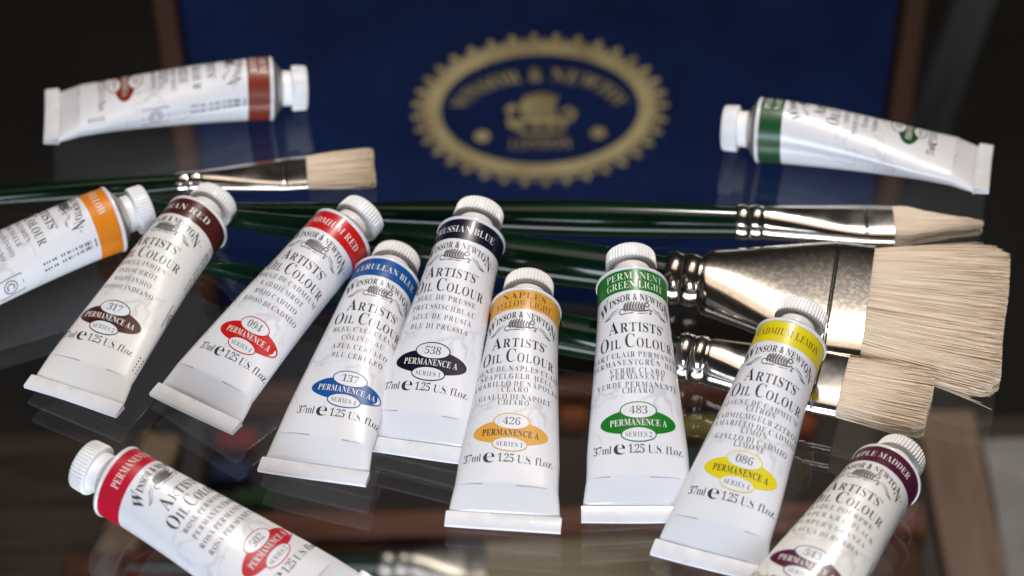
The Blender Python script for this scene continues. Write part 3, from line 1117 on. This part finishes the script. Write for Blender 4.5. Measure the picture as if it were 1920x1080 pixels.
make_tube('light_green', POSE['green'], ['PERMANENT', 'GREEN LIGHT'], (0.007, 0.19, 0.012),
          [['VERT CLAIR PERMANENT'], ['PERMANENTGR\u00dcN, HELL'], ['VERDE CLARO', 'PERMANENTE'], ['VERDE PERMANENTE', 'CHIARO']],
          '483', 'A', '2', 'white paint tube with bright green band, left of the lemon yellow one', seed=1, shift=0)
make_tube('pale_yellow', POSE['naples'], ['NAPLES', 'YELLOW LIGHT'], (0.78, 0.39, 0.06),
          [['JAUNE DE NAPLES CLAIR'], ['NEAPELGELB, HELL'], ['AMARILLO DE N\u00c1POLES', 'CLARO'], ['GIALLO DI NAPOLI', 'CHIARO']],
          '426', 'A', '1', 'white paint tube with pale yellow ochre band in the front centre', light_text=False, seed=2)
make_tube('sky_blue', POSE['cerulean'], ['CERULEAN BLUE'], (0.003, 0.088, 0.33),
          [['BLEU CA\u00c9RUL\u00c9UM'], ['C\u00d6LINBLAU'], ['AZUL CER\u00daLEO'], ['BLU CERULEO']],
          '137', 'AA', '4', 'white paint tube with bright blue band, lying over the navy banded tube', seed=3, shift=0.16)
make_tube('bright_red', POSE['cadred'], ['CADMIUM RED'], (0.60, 0.010, 0.009),
          [['ROUGE DE CADMIUM'], ['KADMIUMROT'], ['ROJO CADMIO'], ['ROSSO DI CADMIO']],
          '094', 'A', '4', 'white paint tube with scarlet red band and badge, between dark maroon and blue tubes', seed=4, shift=0.14)
make_tube('dark_red', POSE['indian'], ['INDIAN RED'], (0.075, 0.012, 0.010),
          [['ROUGE INDIEN'], ['INDISCHROT'], ['ROJO INDIO'], ['ROSSO INDIANO']],
          '317', 'AA', '2', 'cream white paint tube with dark maroon band, beside the orange banded tube', skin='cream', outline='black', seed=5, shift=-0.05)
make_tube('navy_blue', POSE['prussian'], ['PRUSSIAN BLUE'], (0.004, 0.005, 0.020),
          [['BLEU DE PRUSSE'], ['PREUSSISCHBLAU'], ['AZUL DE PRUSIA'], ['BLU DI PRUSSIA']],
          '538', 'A', '1', 'white paint tube with almost black navy band, between blue and pale yellow tubes', seed=6)
make_tube('lemon_yellow', POSE['lemon'], ['CADMIUM LEMON'], (0.80, 0.66, 0.012),
          [['JAUNE DE CADMIUM', 'CITRON'], ['CADMIUMGELB ZITRON'], ['AMARILLO DE CADMIO', 'LIM\u00d3N'], ['GIALLO DI CADMIO', 'LIMONE']],
          '086', 'A', '4', 'white paint tube with lemon yellow band, its cap resting on the wide brushes', light_text=False, seed=7, shift=0.08)
make_tube('red_brown', POSE['brown'], ['TRANSPARENT', 'RED OXIDE'], (0.22, 0.030, 0.012),
          [['OXYDE ROUGE', 'TRANSPARENT'], ['TRANSPARENTROT'], ['ROJO \u00d3XIDO', 'TRANSPARENTE'], ['ROSSO OSSIDO']],
          '541', 'A', '2', 'white paint tube with reddish brown band lying crosswise at the back left', seed=8, shift=-0.15)
make_tube('deep_green', POSE['dkgreen'], ['PERMANENT', 'SAP GREEN'], (0.008, 0.075, 0.022),
          [['VERT DE VESSIE'], ['PERMANENT SAFTGR\u00dcN'], ['VERDE VEJIGA'], ['VERDE VESCICA']],
          '503', 'A', '2', 'white paint tube with dark green band lying crosswise at the back right', seed=9, shift=0.25)
make_tube('purple', POSE['madder'], ['PURPLE MADDER'], (0.085, 0.008, 0.035),
          [['LAQUE POURPRE'], ['PURPUR KRAPPLACK'], ['P\u00daRPURA GRANZA'], ['LACCA DI ROBBIA']],
          '543', 'A', '2', 'cream paint tube with dark purple band, cut off at the bottom right', skin='cream', seed=10, shift=-0.08)
make_tube('rose_red', POSE['rose'], ['PERMANENT ROSE'], (0.55, 0.007, 0.03),
          [['ROSE PERMANENT'], ['PERMANENTROSA'], ['ROSA PERMANENTE'], ['ROSA PERMANENTE']],
          '502', 'A', '2', 'white paint tube with rose red band, pointing left at the bottom left', seed=11, shift=0.15)
make_tube('orange_yellow', POSE['orange'], ['INDIAN YELLOW'], (0.78, 0.24, 0.012),
          [['JAUNE INDIEN'], ['INDISCHGELB'], ['AMARILLO INDIO'], ['GIALLO INDIANO']],
          '319', 'A', '2', 'white paint tube with orange band, cut off at the left edge', seed=12, shift=-0.22)
